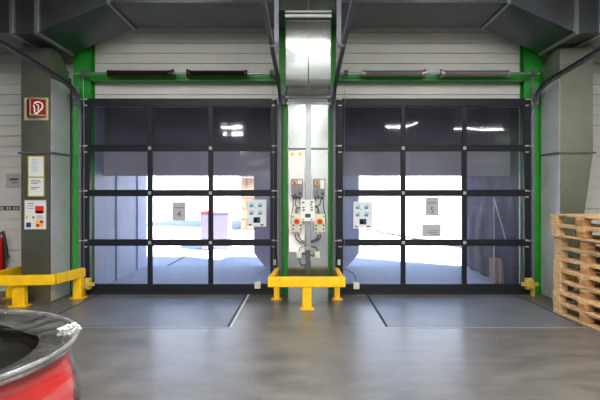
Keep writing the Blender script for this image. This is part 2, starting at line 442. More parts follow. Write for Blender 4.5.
# ------------------------------------------------------------------ sectional doors
ROWS = [(0.05, 0.0), (0, 0), (0, 0), (0, 0)]
ZJ = [0.048, 0.805, 1.570, 2.262, 3.028]                       # section joints, bottom to top
D0, D1 = 7.55, 7.60
def sectional(name, xa, xb, mull, s0, s1, label):
    """xa..xb outer edges, mull the mullion centres, s0/s1 stile widths"""
    d = thing(name, label, 'door', ((xa+xb)/2, D1, 0), kind='structure')
    hw = 0.036
    for k in range(4):
        z0, z1 = ZJ[k], ZJ[k+1]
        rb = 0.118 if k == 0 else 0.050; rt = 0.118 if k == 3 else 0.050
        m = MB()
        m.box(xa, xb, D0, D1, z0, z0+rb, 0.004); m.box(xa, xb, D0, D1, z1-rt, z1, 0.004)
        m.box(xa, xa+s0, D0, D1, z0+rb, z1-rt, 0.003); m.box(xb-s1, xb, D0, D1, z0+rb, z1-rt, 0.003)
        for c in mull: m.box(c-hw, c+hw, D0, D1, z0+rb, z1-rt, 0.003)
        sec = m.build('door_section', M['navy'], d)
        edges = [xa+s0] + [e for c in mull for e in (c-hw, c+hw)] + [xb-s1]
        for j in range(0, len(edges), 2):
            MB().box(edges[j], edges[j+1], 7.572, 7.578, z0+rb, z1-rt).build('pane', M['pane'], sec)
    MB().box(xa, xb, D0+0.006, D1-0.006, 0.004, ZJ[0]+0.002).build('bottom_seal', M['rubber'], d)
    for k in (1, 2, 3):
        for c in mull:
            z = ZJ[k]
            h = MB(); h.box(c-0.022, c+0.022, D0-0.006, D0, z-0.024, z+0.024, 0.002); h.cyl((c-0.024, D0-0.008, z), (c+0.024, D0-0.008, z), 0.006, 10)
            h.build('hinge', M['hinge2'], d)
    for z in ZJ[1:4] + [2.98]:
        for xe, sgn in ((xa, 1), (xb, -1)):
            c = xe + sgn*0.055
            h = MB(); h.box(c-0.026, c+0.026, D0-0.008, D0, z+0.022, z+0.048, 0.002); h.box(c-0.026, c+0.026, D0-0.008, D0, z-0.072, z-0.052, 0.002)
            h.cyl((xe+sgn*0.06, D0-0.016, z+0.03), (xe-sgn*0.035, D0-0.016, z+0.03), 0.008, 10)
            h.build('roller_hinge', M['hinge2'], d)
    return d
LXA, LXB = px(82, D0), px(277, D0)
RXA, RXB = px(336.5, D0), px(530.5, D0)
dl = sectional('door_1', LXA, LXB, [px(149.7, D0), px(210.5, D0)], 0.115, 0.105, 'left dark-framed glazed sectional dock door, closed')
dr = sectional('door_2', RXA, RXB, [px(403.3, D0), px(464.6, D0)], 0.10, 0.09, 'right dark-framed glazed sectional dock door, closed')
def sensor(d, x, zz):
    m = MB(); m.box(x-0.045, x+0.045, D0-0.05, D0-0.001, zz-0.05, zz+0.05, 0.006); return m.build('switch_box', M['ivory'], d, label='small ivory switch box')
sensor(dl, px(257.5, 7.5), pz(285.5, 7.5)); sensor(dr, px(356.5, 7.5), pz(286, 7.5))
for d, sx, x0 in ((dl, 1, px(257.5, 7.5)), (dr, -1, px(356.5, 7.5))):
    z0 = pz(281.5, 7.5)
    MB().tube([(x0, D0-0.02, z0), (x0+sx*0.03, D0-0.02, z0+0.10), (x0+sx*0.12, D0-0.02, z0+0.16), (x0+sx*0.22, D0-0.015, z0+0.20)], 0.006, 6).build('sensor_cable', M['cable'], d)
    xl = px(274.5, D0) if sx == 1 else px(339, D0)
    MB().box(xl-0.022, xl+0.022, D0-0.012, D0, pz(265, D0), pz(259.5, D0), 0.002).build('cover_plate', M['hinge'], d)

# tracks
PATH = [(7.585, 0.0), (7.585, 2.72), (7.575, 2.86), (7.53, 2.97), (7.45, 3.05), (7.33, 3.12), (7.15, 3.17), (6.9, 3.20), (6.4, 3.235), (5.6, 3.29), (4.6, 3.34), (3.6, 3.39)]
def track(x, sgn, label):
    """sgn: +1 the channel opens to +X"""
    t = thing('door_track', label, 'door track', (x, 7.585, 0), 'tracks of the dock doors')
    w_, hh, e = 0.022*sgn, 0.030, 0.004
    prof = [(-w_, -hh), (w_, -hh), (w_, -hh+e), (-w_+e*sgn, -hh+e), (-w_+e*sgn, hh-e), (w_, hh-e), (w_, hh), (-w_, hh)]
    MB().sweep([(y, z) for y, z in PATH if z > 2.6 or True][:], prof, x).build('rail', M['track'], t)
    m = MB()
    xb = x - sgn*0.045
    m.box(x-0.018, x+0.018, 7.606, 7.639, 0.0, 2.9); m.build('mounting_angle', M['zinc'], t)
    m = MB(); m.box(xb-0.04, xb+0.04, 7.545, 7.556, 2.93, 3.20, 0.003); m.box(xb-0.04, xb-0.034, 7.556, 7.637, 2.93, 3.20)
    m.build('flag_bracket', M['track'], t)
    hx = x - sgn*0.06
    m = MB(); m.box(hx-0.025, hx+0.025, 5.58, 5.584, 3.27, ZC); m.box(hx-0.025, hx-0.021, 5.584, 5.62, 3.27, ZC)
    m.box(min(hx, x)-0.02, max(hx, x)+0.01, 5.57, 5.60, 3.235, 3.275)
    m.build('hanger', M['track'], t)
    return t
track(px(79.6, D0), 1, 'grey roller track along the left edge of the left door, curving overhead')
track(px(280.0, D0), -1, 'grey roller track along the right edge of the left door, rising towards the viewer')
track(px(334.0, D0), 1, 'grey roller track along the left edge of the right door, rising towards the viewer')
track(px(533.2, D0), -1, 'grey roller track along the right edge of the right door, curving overhead')

# torsion shafts
def torsion(xa, xb, springs, mat, ends, label, plates):
    ys, zs = 7.44, pz(73.4, 7.44)
    t = thing('torsion_shaft', label, 'torsion spring shaft', ((xa+xb)/2, ys, zs))
    MB().cyl((xa, ys, zs), (xb, ys, zs), 0.014, 14).build('shaft', M['zinc'], t)
    for a, b in springs:
        x0, x1 = px(a, ys), px(b, ys); prof = [(0.016, x0)]; n = 44
        for i in range(n*4+1):
            x = x0 + (x1-x0)*i/(n*4)
            prof.append((0.043 + 0.006*math.cos(i*math.pi/2), x))
        prof.append((0.016, x1))
        MB().lathe(prof, ys, zs, 18, 'x').build('spring', mat, t, True)
        for xx in (x0, x1):
            MB().cyl((xx-0.02, ys, zs), (xx+0.02, ys, zs), 0.05, 16).build('spring_cone', mat, t, True)
    for p in plates:
        x = px(p, ys); m = MB(); m.cyl((x-0.008, ys, zs), (x+0.008, ys, zs), 0.068, 14); m.box(x-0.006, x+0.006, ys, 7.60, zs-0.05, zs+0.02)
        m.build('bearing_plate', mat, t)
    for e, s in ends:
        x = px(e, ys); m = MB(); m.lathe([(0.014, x-0.03), (0.06, x-0.03), (0.045, x-0.015), (0.045, x+0.015), (0.06, x+0.03), (0.014, x+0.03)], ys, zs, 18, 'x')
        m.build('cable_drum', M['track'], t, True)
        MB().tube([(x, ys-0.045, zs), (x+s*0.015, 7.50, zs-0.4), (x+s*0.02, 7.515, 0.36)], 0.0035, 5).build('lift_cable', M['zinc'], t)
torsion(px(73, 7.44), px(281, 7.44), [(109, 170), (189.5, 246)], M['spring_dark'], [(83, -1), (272, 1)], 'steel shaft with two dark springs above the left door', (173, 187.5))
torsion(px(336, 7.44), px(540, 7.44), [(363.5, 423), (443, 508)], M['spring_light'], [(346, -1), (533, 1)], 'steel shaft with two bare grey springs above the right door', (425, 441))

# yellow stop brackets at the outer feet of the doors
def stop_bracket(x, sgn, label):
    m = MB()
    m.box(x-0.13, x+0.13, 7.42, 7.44, 0.16, 0.215, 0.004); m.box(x-0.05, x+0.05, 7.44, 7.52, 0.10, 0.27, 0.006); m.box(x-0.05, x+0.05, 7.41, 7.42, 0.13, 0.25, 0.004)
    m.box(x-sgn*0.06-0.02, x-sgn*0.06+0.02, 7.44, 7.53, 0.0, 0.20, 0.003)
    tag(m.build('stop_bracket', M['yellow_worn']), label, 'bracket')
stop_bracket(px(86.5, 7.45), 1, 'worn yellow stop bracket at the lower left corner of the left door')
stop_bracket(px(529.5, 7.45), -1, 'worn yellow stop bracket at the lower right corner of the right door')

# ------------------------------------------------------------------ dock levellers
def leveller(x0, x1, near, label, side):
    d = thing('dock_leveller', label, 'dock leveller', ((x0+x1)/2, 5.72, 0))
    y0, y1 = near, 7.56
    m = MB(); m.box(x0, x1, y0, y1-0.3, 0.0, 0.006); m.build('deck_plate', M['chequer'], d)
    MB().box(x0, x1, y1-0.295, y1-0.02, 0.0, 0.008).build('lip_plate', M['chequer'], d)
    m = MB(); m.box(x0-0.03, x1+0.03, y0-0.032, y0-0.006, 0.0, 0.005)
    m.build('front_kerb', M['kerbsteel'], d, label='bright steel edge strip')
    for s, xx in ((-1, x0), (1, x1)):
        a, b = (xx-0.03, xx-0.004) if s < 0 else (xx+0.004, xx+0.03)
        inner = (s > 0) == (side == 'left')
        MB().box(a, b, y0-0.006, y1, 0.0, 0.004).build('side_gap', M['darksteel'], d)
        if inner and side == 'left':
            a, b = (xx-0.075, xx-0.032) if s < 0 else (xx+0.032, xx+0.062)
            MB().box(a, b, y0-0.03, y1, 0.0, 0.005).build('side_kerb', M['whitesteel' if side == 'left' else 'zinc'], d)
    return d
leveller(-3.17, -0.915, 5.735, 'chequered steel dock leveller set in the floor before the left door', 'left')
leveller(0.975, 3.235, 5.735, 'chequered steel dock leveller set in the floor before the right door', 'right')

# ------------------------------------------------------------------ air ducts
def horiz_duct(sgn, xs, label):
    t = thing('air_duct', label, 'air duct', (sgn*2.5, 7.0, 4.1), 'overhead air ducts')
    a, b, c = xs
    y0, y1, ztop = 6.51, 7.50, 4.95
    e = 8.2
    r = 0.12
    m = MB()
    m.prism([(sgn*b, 4.1), (sgn*c, 3.70), (sgn*e, 3.70), (sgn*e, ztop), (sgn*b, ztop)], 'y', y0, y1)
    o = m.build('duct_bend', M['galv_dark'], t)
    m = MB()                                             # straight run, its end rounded in plan
    pts = [(sgn*b, y0), (sgn*b, y1), (sgn*a, y1)]
    for k in range(7):
        an = k/6*math.pi/2
        pts.append((sgn*(a + r - r*math.cos(an)), y0 + r - r*math.sin(an)))
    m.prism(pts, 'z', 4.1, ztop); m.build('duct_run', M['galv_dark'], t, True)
    for X, Z in ((b, 4.1), (c, 3.70), (c+0.33, 3.70), (6.2, 3.70)):
        m = MB(); m.box(sgn*X-0.022, sgn*X+0.022, y0-0.03, y1+0.02, Z-0.03, ztop); m.build('joint_flange', M['zinc'], t)
horiz_duct(-1, (0.265, 2.60, 3.56), 'galvanised air duct overhead on the left, stepping down at its outer end')
horiz_duct(1, (0.335, 2.70, 3.60), 'galvanised air duct overhead on the right, stepping down at its outer end')

def side_prof(zt):       # side outline (y, z) with the back rounded off towards the duct above
    p = [(7.06, 2.15), (7.06, zt), (7.16, zt)]
    for k in range(7):
        a = k/6*math.pi/2
        p.append((7.16 + 0.42*math.sin(a), zt - 0.46 + 0.46*math.cos(a)))
    return p + [(7.58, 2.15)]
def vert_duct(x0, x1, taper, label):
    t = thing('air_duct', label, 'air duct', ((x0+x1)/2, 7.3, 0), 'upright air ducts')
    inn, out = (x1, -1) if x1 < 0 else (x0, 1)
    def splay(m):                                        # the side towards the door runs slightly towards the door at the wall
        for v in m.bm.verts:
            if abs(v.co.x - inn) < 1e-4: v.co.x += -out*0.02*(v.co.y - 7.06)/0.52
        return m
    splay(MB().prism(side_prof(3.665), 'x', x0, x1)).build('upper_duct', M['galv_satin'], t, True)
    m = MB(); q = [(x0, 2.15), (x1, 2.15), (x1 - taper, 0.0), (x0, 0.0)]
    m.prism(q, 'y', 7.06, 7.58); splay(m).build('lower_duct', M['galv_satin'], t)
    for za_, zb_ in ((0.01, 2.136), (2.164, 3.22)):
        m = MB(); q = [(inn, 7.062), (inn - out*0.005, 7.062), (inn - out*0.025, 7.578), (inn - out*0.02, 7.578)]
        m.prism(q, 'z', za_, zb_); m.build('lit_side_skin', M['galv_lit_side'], t, label='duct side coloured brighter for reflected door light')  # added skin over the same metal, reflected door light put into its colour
    m = MB(); m.box(x0-0.03, x1+0.03, 7.03, 7.6, 2.138, 2.162); m.build('joint_flange', M['track'], t)
    m = MB(); m.box(x0-0.012, x1+0.012, 7.048, 7.59, 3.42, 3.45); m.build('seam_band', M['galv_satin'], t)
    return t
vert_duct(-4.09, -3.66, 0.0, 'upright galvanised air duct by the left wall, carrying the red sign')
for xa_, xb_, nm in ((-3.705, -3.640, 'left'), (3.705, 3.755, 'right')):
    m = MB(); m.box(xa_, xb_, 7.586, 7.637, 0.0, 3.35, 0.004); tag(m.build('trim_post', M['postbrown']), f'slim dark upright post between the {nm} air duct and the green column', 'post')
vert_duct(3.674, 4.15, 0.31, 'upright galvanised air duct behind the stacked pallets, narrowing below its flange')

# central duct
DC = 7.03
x0, x1 = px(288, DC), px(328, DC)
cd = thing('air_duct', 'central galvanised air duct between the doors, curving forward at the top', 'air duct', (0.04, 7.3, 0), 'upright air ducts')
MB().box(x0, x1, DC, 7.58, 0.0, 2.93).build('lower_duct', M['galv'], cd)
m = MB(); m.box(x0-0.02, x1+0.02, DC-0.02, 7.59, 2.192, 2.214); m.build('joint_flange', M['track'], cd)
m = MB(); m.box(x0-0.03, x1+0.03, DC-0.05, 7.6, 2.93, 2.955); m.box(x0-0.02, x1+0.02, DC-0.03, 7.59, 2.84, 2.86); m.build('upper_flange', M['zinc'], cd)
pf = [(7.02, 2.956), (6.46, 2.956), (6.36, 2.962), (6.335, 2.985)]
for k in range(13):
    f = (k+1)/13; th = math.radians(13 - 15*f**0.8)
    pf.append((pf[-1][0] - math.tan(th)*0.0615, pf[-1][1] + 0.0615))
back = [(pf[-1][0], 4.6), (7.35, 4.6), (7.58, 4.2), (7.58, 2.956)]
ux0, ux1 = -0.248, 0.331
MB().prism(pf + back, 'x', ux0, ux1).build('elbow', M['galv'], cd, True)
m = MB(); m.box(ux0-0.005, ux1+0.005, 6.205, 6.25, 3.80, 3.835); m.box(ux0-0.005, ux1+0.005, 6.205, 6.25, 3.86, 3.88); m.build('top_flange', M['hinge'], cd)
m = MB(); m.box(-0.33, 0.40, 6.19, 6.249, 3.88, ZC-0.01); m.build('top_duct', M['galv'], cd)
MB().box(0.035, 0.043, 6.18, 6.192, 3.88, ZC-0.01).build('standing_seam', M['track'], cd)
MB().tube([(0.045, y-0.003, z) for y, z in pf[3:]], 0.007, 6).build('seam', M['galv'], cd)
MB().box(px(289, 7.02), px(304.5, 7.02), DC-0.006, DC, pz(252, DC), pz(151, DC), 0.001).build('access_panel', M['whitepanel'], cd, label='white painted access panel')
for u in (292.3, 300.2):
    MB().cyl((px(u, 7.02), DC-0.009, pz(154, 7.02)), (px(u, 7.02), DC-0.006, pz(154, 7.02)), 0.026, 18).build('warning_sticker', M['sticker'], cd, label='round yellow warning sticker')

# ------------------------------------------------------------------ controls on the central duct
CT = thing('cable_trunking', 'grey steel cable trunking up the middle of the central duct', 'cable trunking', (px(308.2, 7), DC, pz(278, DC)))
xa, xb = px(305.6, 7.0), px(311.0, 7.0)
MB().box(xa, xb, DC-0.05, DC, pz(200, 7), 2.84, 0.004).build('channel', M['zinc'], CT)
MB().box(xa+0.012, xb-0.008, DC-0.04, DC, pz(248, 7), pz(221, 7), 0.003).build('channel', M['zinc'], CT)
m = MB()
for i, dx in enumerate((0.012, 0.028, 0.045, 0.060)):
    m.tube([(xa+dx, DC-0.03, pz(247, 7)), (xa+dx+0.006*math.sin(i*2), DC-0.035, pz(258, 7)), (xa+dx-0.008*math.cos(i), DC-0.03, pz(268, 7)), (xa+dx, DC-0.03, pz(284, 7))], 0.009, 6)
m.build('cable_bundle', M['cable'], CT)
MB().box(xa-0.01, xb+0.01, DC-0.055, DC, pz(250, 7), pz(247, 7), 0.003).build('clamp', M['zinc'], CT)

def motor_box(u0, u1, v0, v1, label, wires, wide):
    D = 6.95
    x0, x1, z0, z1 = px(u0, D), px(u1, D), pz(v1, D), pz(v0, D)
    t = thing('control_box', label, 'control box', ((x0+x1)/2, DC, z0), 'grey door drive control boxes')
    MB().box(x0, x1, D-0.02, DC-0.007, z0+0.01, z1, 0.012).build('body', M['greybox'], t, True)
    MB().box(x0+0.005, (x0+x1)/2-0.004, D-0.03, D-0.019, z0+0.03, z1-0.08, 0.004).build('cover', M['greybox'], t)
    sw = MB().cyl((x0+0.05, D-0.045, z1-0.055), (x0+0.05, D-0.019, z1-0.055), 0.036, 20).build('switch_plate', M['orange'], t, True, label='round orange switch plate')
    k = MB(); k.cyl((x0+0.05, D-0.06, z1-0.055), (x0+0.05, D-0.044, z1-0.055), 0.016, 14); k.box(x0+0.044, x0+0.056, D-0.068, D-0.044, z1-0.078, z1-0.032, 0.002)
    k.build('switch_knob', M['knob'], sw)
    MB().box(x1-0.072, x1-0.014, D-0.023, D-0.0195, z1-(0.14 if wide else 0.075), z1-0.016).build('label_plate', M['paper'], t, label='white label plate')
    for i in range(2):
        MB().cyl((x0+0.045+0.012*i, D-0.036, z0+0.085-0.045*i), (x0+0.045+0.012*i, D-0.029, z0+0.085-0.045*i), 0.012, 12).build('button', M['red' if i == 0 and not wide else 'black'], t)
    MB().box(x1-0.05, x1-0.022, D-0.026, D-0.019, z0+0.04, z0+0.075, 0.002).build('terminal_cover', M['black'], t)
    for dx in (0.03, 0.07, 0.12):
        MB().cyl((x0+dx, D+0.02, z0-0.02), (x0+dx, D+0.02, z0+0.012), 0.011, 10).build('cable_gland', M['black'], t)
    for wpts in wires:
        MB().tube([(px(a, D), D+0.02, pz(b, D)) for a, b in wpts], 0.007, 6).build('cable', M['cable'], t)
motor_box(291.2, 302.8, 178.8, 197.6, 'grey control box with orange switch left of the trunking', [
    [(293.3, 198), (293, 206), (291.6, 215), (291.5, 224)], [(296, 198), (295.5, 205), (298, 207.3), (301, 207.6)], [(299.8, 198), (299.6, 202), (300.3, 205)]], False)
motor_box(313.6, 325.2, 178.8, 198.0, 'grey control box with orange switch right of the trunking', [
    [(321, 198), (320.6, 203), (318, 206), (314, 206)], [(323.3, 198), (323.8, 208), (325.6, 217), (325.3, 226)], [(315.6, 198), (315.5, 201), (314, 203)]], True)

D = 6.93
pnl = thing('instruction_board', 'white instruction board with small pictures over the trunking', 'board', (px(307.5, D), DC, pz(221, D)))
MB().box(px(300.6, D), px(314.8, D), D-0.004, D+0.004, pz(221.3, D), pz(199.6, D)).build('board', M['white'], pnl)
MB().box(px(304, D), px(312, D), D+0.004, DC-0.05, pz(215, D), pz(205, D)).build('bracket', M['zinc'], pnl)
for u, v, k in ((303.3, 202.5, 'darkink'), (311.8, 202, 'darkink'), (311, 204.5, 'ink'), (303.5, 207.5, 'ink'), (303.6, 210.2, 'navyink'), (311.7, 207.5, 'ink'), (311.8, 210, 'navyink')):
    MB().box(px(u-1.1, D), px(u+1.1, D), D-0.006, D-0.004, pz(v+0.8, D), pz(v-0.8, D)).build('print', M[k], pnl)
MB().box(px(305.2, D), px(310.6, D), D-0.006, D-0.004, pz(217.5, D), pz(213.8, D)).build('photo_print', M['navyink'], pnl)
for u in (303, 311.6):
    MB().box(px(u-0.8, D), px(u+0.8, D), D-0.006, D-0.004, pz(220.4, D), pz(219, D)).build('print', M['redink' if u > 305 else 'ink'], pnl)

def push_station(u0, u1, v0, v1, label, wires, gu):
    D = 6.95
    x0, x1, z0, z1 = px(u0, D), px(u1, D), pz(v1, D), pz(v0, D); xc = (x0+x1)/2
    t = thing('push_button_station', label, 'push button station', (xc, DC, z0), 'white push button stations')
    MB().box(x0, x1, D-0.01, DC-0.007, z0, z1, 0.01).build('body', M['ivory'], t, True)
    zz = pz(v0+7.3, D)
    bc = MB().cyl((xc, D-0.018, zz), (xc, D-0.009, zz), 0.045, 22).build('button_collar', M['yellowink'], t, True)
    m = MB(); m.cyl((xc, D-0.034, zz), (xc, D-0.017, zz), 0.020, 16); m.cyl((xc, D-0.048, zz), (xc, D-0.034, zz), 0.030, 22, 0.036)
    m.build('stop_button', M['red'], bc, True, label='red mushroom stop button')
    for v in (v0+11.3, v0+15):
        for dx in (-0.053, 0.053):
            m = MB(); m.cyl((xc+dx, D-0.018, pz(v, D)), (xc+dx, D-0.009, pz(v, D)), 0.013, 12); m.build('button', M['black'], t)
    m = MB(); m.cyl((xc+gu*0.055, D-0.016, pz(v0+2.2, D)), (xc+gu*0.055, D-0.009, pz(v0+2.2, D)), 0.012, 12); m.build('button', M['green'], t, label='green button')
    m = MB()
    for dx, dz in ((-0.012, 0.012), (0, 0), (0.014, 0.014), (0.004, -0.016)): m.box(xc+dx-0.006, xc+dx+0.006, D-0.0115, D-0.0095, pz(v0+13, D)+dz-0.003, pz(v0+13, D)+dz+0.003)
    m.build('arrow_print', M['ink'], t)
    for dx in (-0.02, 0.025): MB().cyl((xc+dx, D+0.03, z0-0.03), (xc+dx, D+0.03, z0+0.002), 0.012, 10).build('cable_gland', M['white'], t)
    for wpts in wires: MB().tube([(px(a, D), D+0.03, pz(b, D)) for a, b in wpts], 0.010, 7).build('cable', M['cable'], t)
push_station(291.4, 302.4, 214, 232.2, 'white push button station with red stop button on the left of the trunking', [
    [(295.3, 233.5), (295.8, 238), (299.5, 241.8), (304.5, 243.5)], [(298.2, 233.5), (298.8, 237), (301.5, 240.5), (305, 242)], [(296.3, 213.8), (296.2, 209), (298.5, 207.8), (300.3, 207.8)]], -1)
push_station(314.4, 325.2, 214, 232.2, 'white push button station with red stop button on the right of the trunking', [
    [(320.8, 233.5), (320.5, 238), (317, 241.2), (311, 242.8)], [(318.3, 233.5), (317.9, 237.5), (315.5, 240.2), (311, 241.6)], [(318.4, 213.8), (318.2, 209), (316, 207.3), (314.6, 207.2)]], 1)

def junction(u0, u1, v0, v1, label, wires):
    D = 6.97; x0, x1, z0, z1 = px(u0, D), px(u1, D), pz(v1, D), pz(v0, D)
    t = thing('junction_box', label, 'junction box', ((x0+x1)/2, DC, z0), 'small junction boxes')
    m = MB(); m.box(x0, x1, D-0.01, DC, z0, z1, 0.006); m.build('body', M['ivory'], t, True)
    MB().box(x0+0.005, x1-0.005, D-0.018, D-0.009, z0+0.005, z1-0.005, 0.004).build('lid', M['ivory'], t, True)
    for wpts in wires: MB().tube([(px(a, D), D+0.01, pz(b, D)) for a, b in wpts], 0.007, 6).build('cable', M['cable'], t)
junction(296.4, 301.6, 251.9, 258.2, 'small ivory junction box left of the trunking', [
    [(299.3, 251.8), (299.8, 248.3), (302, 246.8), (305.5, 246.2)], [(301.7, 254.3), (303.5, 254.8), (306, 254.6)], [(299.5, 258.3), (299.8, 262), (301.2, 265.4), (304, 266), (306.5, 265)]])
junction(314.6, 320, 251.9, 258.2, 'small ivory junction box right of the trunking', [
    [(317.2, 251.8), (317, 248.8), (314.5, 247.3), (310.5, 247)], [(314.5, 255.6), (312.8, 256.2), (310.4, 255.7)]])

# ------------------------------------------------------------------ yellow guards
def guard(origin, posts, beams, label):
    g = thing('guard_rail', label, 'guard rail', origin, 'yellow guard rails round the ducts')
    for (xa, ya, xb, yb, za, zb, th) in beams:
        d = Vector((xb-xa, yb-ya, 0)); L = d.length; an = math.atan2(d.y, d.x)
        m = MB(); m.box(0, L, -th/2, th/2, za, zb, 0.008)
        bmesh.ops.rotate(m.bm, verts=m.bm.verts, cent=(0, 0, 0), matrix=Matrix.Rotation(an, 3, 'Z'))
        bmesh.ops.translate(m.bm, verts=m.bm.verts, vec=(xa, ya, 0)); m.build('beam', M['yellow'], g)
    for (x, y, wx, wy, zt) in posts:
        MB().box(x-wx/2, x+wx/2, y-wy/2, y+wy/2, 0.012, zt, 0.008).build('post', M['yellow'], g)
        m = MB(); m.box(x-wx/2-0.035, x+wx/2+0.035, y-wy/2-0.03, y+wy/2+0.03, 0.0, 0.012, 0.003)
        for sx in (-1, 1):
            m.cyl((x+sx*(wx/2+0.018), y-wy/2-0.015, 0.012), (x+sx*(wx/2+0.018), y-wy/2-0.015, 0.022), 0.009, 6)
        m.build('base_plate', M['yellow'], g)
ZA, ZB = 0.305, 0.440
guard((0.02, 6.6, 0), [(0.027, 6.64, 0.125, 0.10, ZA), (-0.418, 7.26, 0.085, 0.09, ZA), (0.475, 7.26, 0.085, 0.09, ZA)],
      [(-0.50, 6.61, 0.545, 6.61, ZA, ZB, 0.07), (-0.455, 6.647, -0.415, 7.42, ZA, ZB, 0.07), (0.495, 6.647, 0.475, 7.42, ZA, ZB, 0.07)],
      'yellow steel guard rail in front of the central duct')
guard((-3.9, 6.8, 0), [(-3.955, 6.80, 0.17, 0.10, ZA), (-3.39, 7.33, 0.13, 0.10, ZA), (-4.40, 7.33, 0.10, 0.10, ZA)],
      [(-4.46, 6.66, -3.45, 6.785, ZA, ZB, 0.08), (-3.47, 6.83, -3.355, 7.42, ZA, ZB, 0.08), (-4.42, 6.71, -4.42, 7.62, ZA, ZB, 0.08)],
      'yellow steel guard rail around the left air duct')
guard((3.95, 6.8, 0), [(3.98, 6.86, 0.15, 0.09, ZA), (4.46, 7.33, 0.10, 0.10, ZA)],
      [(3.52, 6.85, 4.50, 6.85, ZA, ZB, 0.08), (4.46, 6.895, 4.46, 7.62, ZA, ZB, 0.08)],
      'yellow steel guard rail half hidden behind the stacked pallets')

# ------------------------------------------------------------------ signs and papers on the left duct
Dn = 7.055
sg = thing('fire_hose_sign', 'red fire hose sign projecting from the left air duct', 'sign', (px(36, Dn), Dn, pz(109, Dn)))
MB().box(px(24.5, Dn), px(48.3, Dn), Dn-0.004, Dn+0.004, pz(120.3, Dn), pz(97.8, Dn)).build('backing_plate', M['beigeplate'], sg, label='pale backing plate')
ap = Vector((px(29.0, 6.90), 6.90)); rt = Vector((px(46.0, 7.03), 7.03)); lf = Vector((px(26.6, 7.03), 7.03))
zt, zb = 2.907, 2.665
m = MB(); m.prism([tuple(ap), tuple(rt), (rt.x-0.004, rt.y+0.006), (ap.x, ap.y+0.012), (lf.x+0.01, lf.y+0.004), tuple(lf)], 'z', zb, zt)
m.build('sign_panel', M['signred'], sg)
dirv = (rt - ap).normalized(); nrm = Vector((dirv.y, -dirv.x)); Lw = (rt-ap).length
def on_sign(s, t, off=0.002):
    p = ap + dirv*(s*Lw) + nrm*off; return (p.x, p.y, zb + (1-t)*(zt-zb))
def ribbon(pts, wd):
    m = MB(); P = smooth([Vector((s, t, 0)) for s, t in pts], 8); vs = []
    asp = (zt-zb)/Lw
    for i, p in enumerate(P):
        tg = (P[min(i+1, len(P)-1)] - P[max(i-1, 0)]); tg = Vector((tg.x, tg.y*asp, 0)).normalized(); n = Vector((-tg.y, tg.x/asp, 0))*wd/2
        vs.append([m.bm.verts.new(on_sign(p.x+n.x, p.y+n.y, o)) for o in (0.0005, 0.003)] + [m.bm.verts.new(on_sign(p.x-n.x, p.y-n.y, o)) for o in (0.003, 0.0005)])
    for a, b in zip(vs, vs[1:]):
        for k in range(4): m.bm.faces.new((a[k], a[(k+1) % 4], b[(k+1) % 4], b[k]))
    m.bm.faces.new(vs[0]); m.bm.faces.new(vs[-1][::-1]); return m
ribbon([(0.30, 0.30), (0.42, 0.20), (0.62, 0.18), (0.78, 0.30), (0.76, 0.52), (0.60, 0.70), (0.46, 0.84)], 0.085).build('hose_symbol', M['signwhite'], sg, label='white hose symbol')
ribbon([(0.26, 0.38), (0.32, 0.55), (0.32, 0.72), (0.38, 0.86), (0.52, 0.84)], 0.075).build('nozzle_symbol', M['signwhite'], sg)
ribbon([(0.42, 0.34), (0.52, 0.36), (0.56, 0.50), (0.50, 0.68)], 0.06).build('nozzle_symbol', M['signwhite'], sg)
ribbon([(0.06, 0.06), (0.06, 0.94)], 0.03).build('sign_border', M['signwhite'], sg)
ribbon([(0.06, 0.95), (0.97, 0.93)], 0.03).build('sign_border', M['signwhite'], sg)

def sheet(name, cat, u0, v0, u1, v1, D, mat, label, marks, group=None, t=0.003, frame=None):
    x0, x1, z0, z1 = px(u0, D), px(u1, D), pz(v1, D), pz(v0, D)
    o = thing(name, label, cat, ((x0+x1)/2, D+t, z0), group)
    MB().box(x0, x1, D, D+t, z0, z1).build('sheet', M[mat], o)
    if frame:
        m = MB(); f = 0.014
        m.box(x0-f, x1+f, D-0.001, D+t, z1, z1+f); m.box(x0-f, x1+f, D-0.001, D+t, z0-f, z0); m.box(x0-f, x0, D-0.001, D+t, z0, z1); m.box(x1, x1+f, D-0.001, D+t, z0, z1)
        m.build('border', M[frame], o)
    for a, b, c, d, k in marks:
        MB().box(px(a, D), px(c, D), D-0.0015, D, pz(d, D), pz(b, D)).build('print', M[k], o)
    return o
Dp = 7.052
sheet('notice_sheet', 'notice', 28.8, 157, 43.3, 176.4, Dp, 'paper', 'white typed notice on the left air duct, upper of two', [(31.5, 159.3+i*1.6, 31.5+random.uniform(5, 9), 159.9+i*1.6, 'lightblue') for i in range(8)], 'notices on the left duct', frame='film_edge')
sheet('notice_sheet', 'notice', 28.8, 178, 43.3, 195.6, Dp, 'paper', 'white notice with two text blocks on the left air duct, lower of two', [(31, 180.2, 40, 180.9, 'ink'), (31, 181.8, 41, 182.5, 'ink'), (31, 183.3, 38, 183.9, 'ink'), (31, 187, 40, 187.7, 'ink'), (31, 188.6, 36, 189.3, 'ink')], 'notices on the left duct', frame='film_edge')
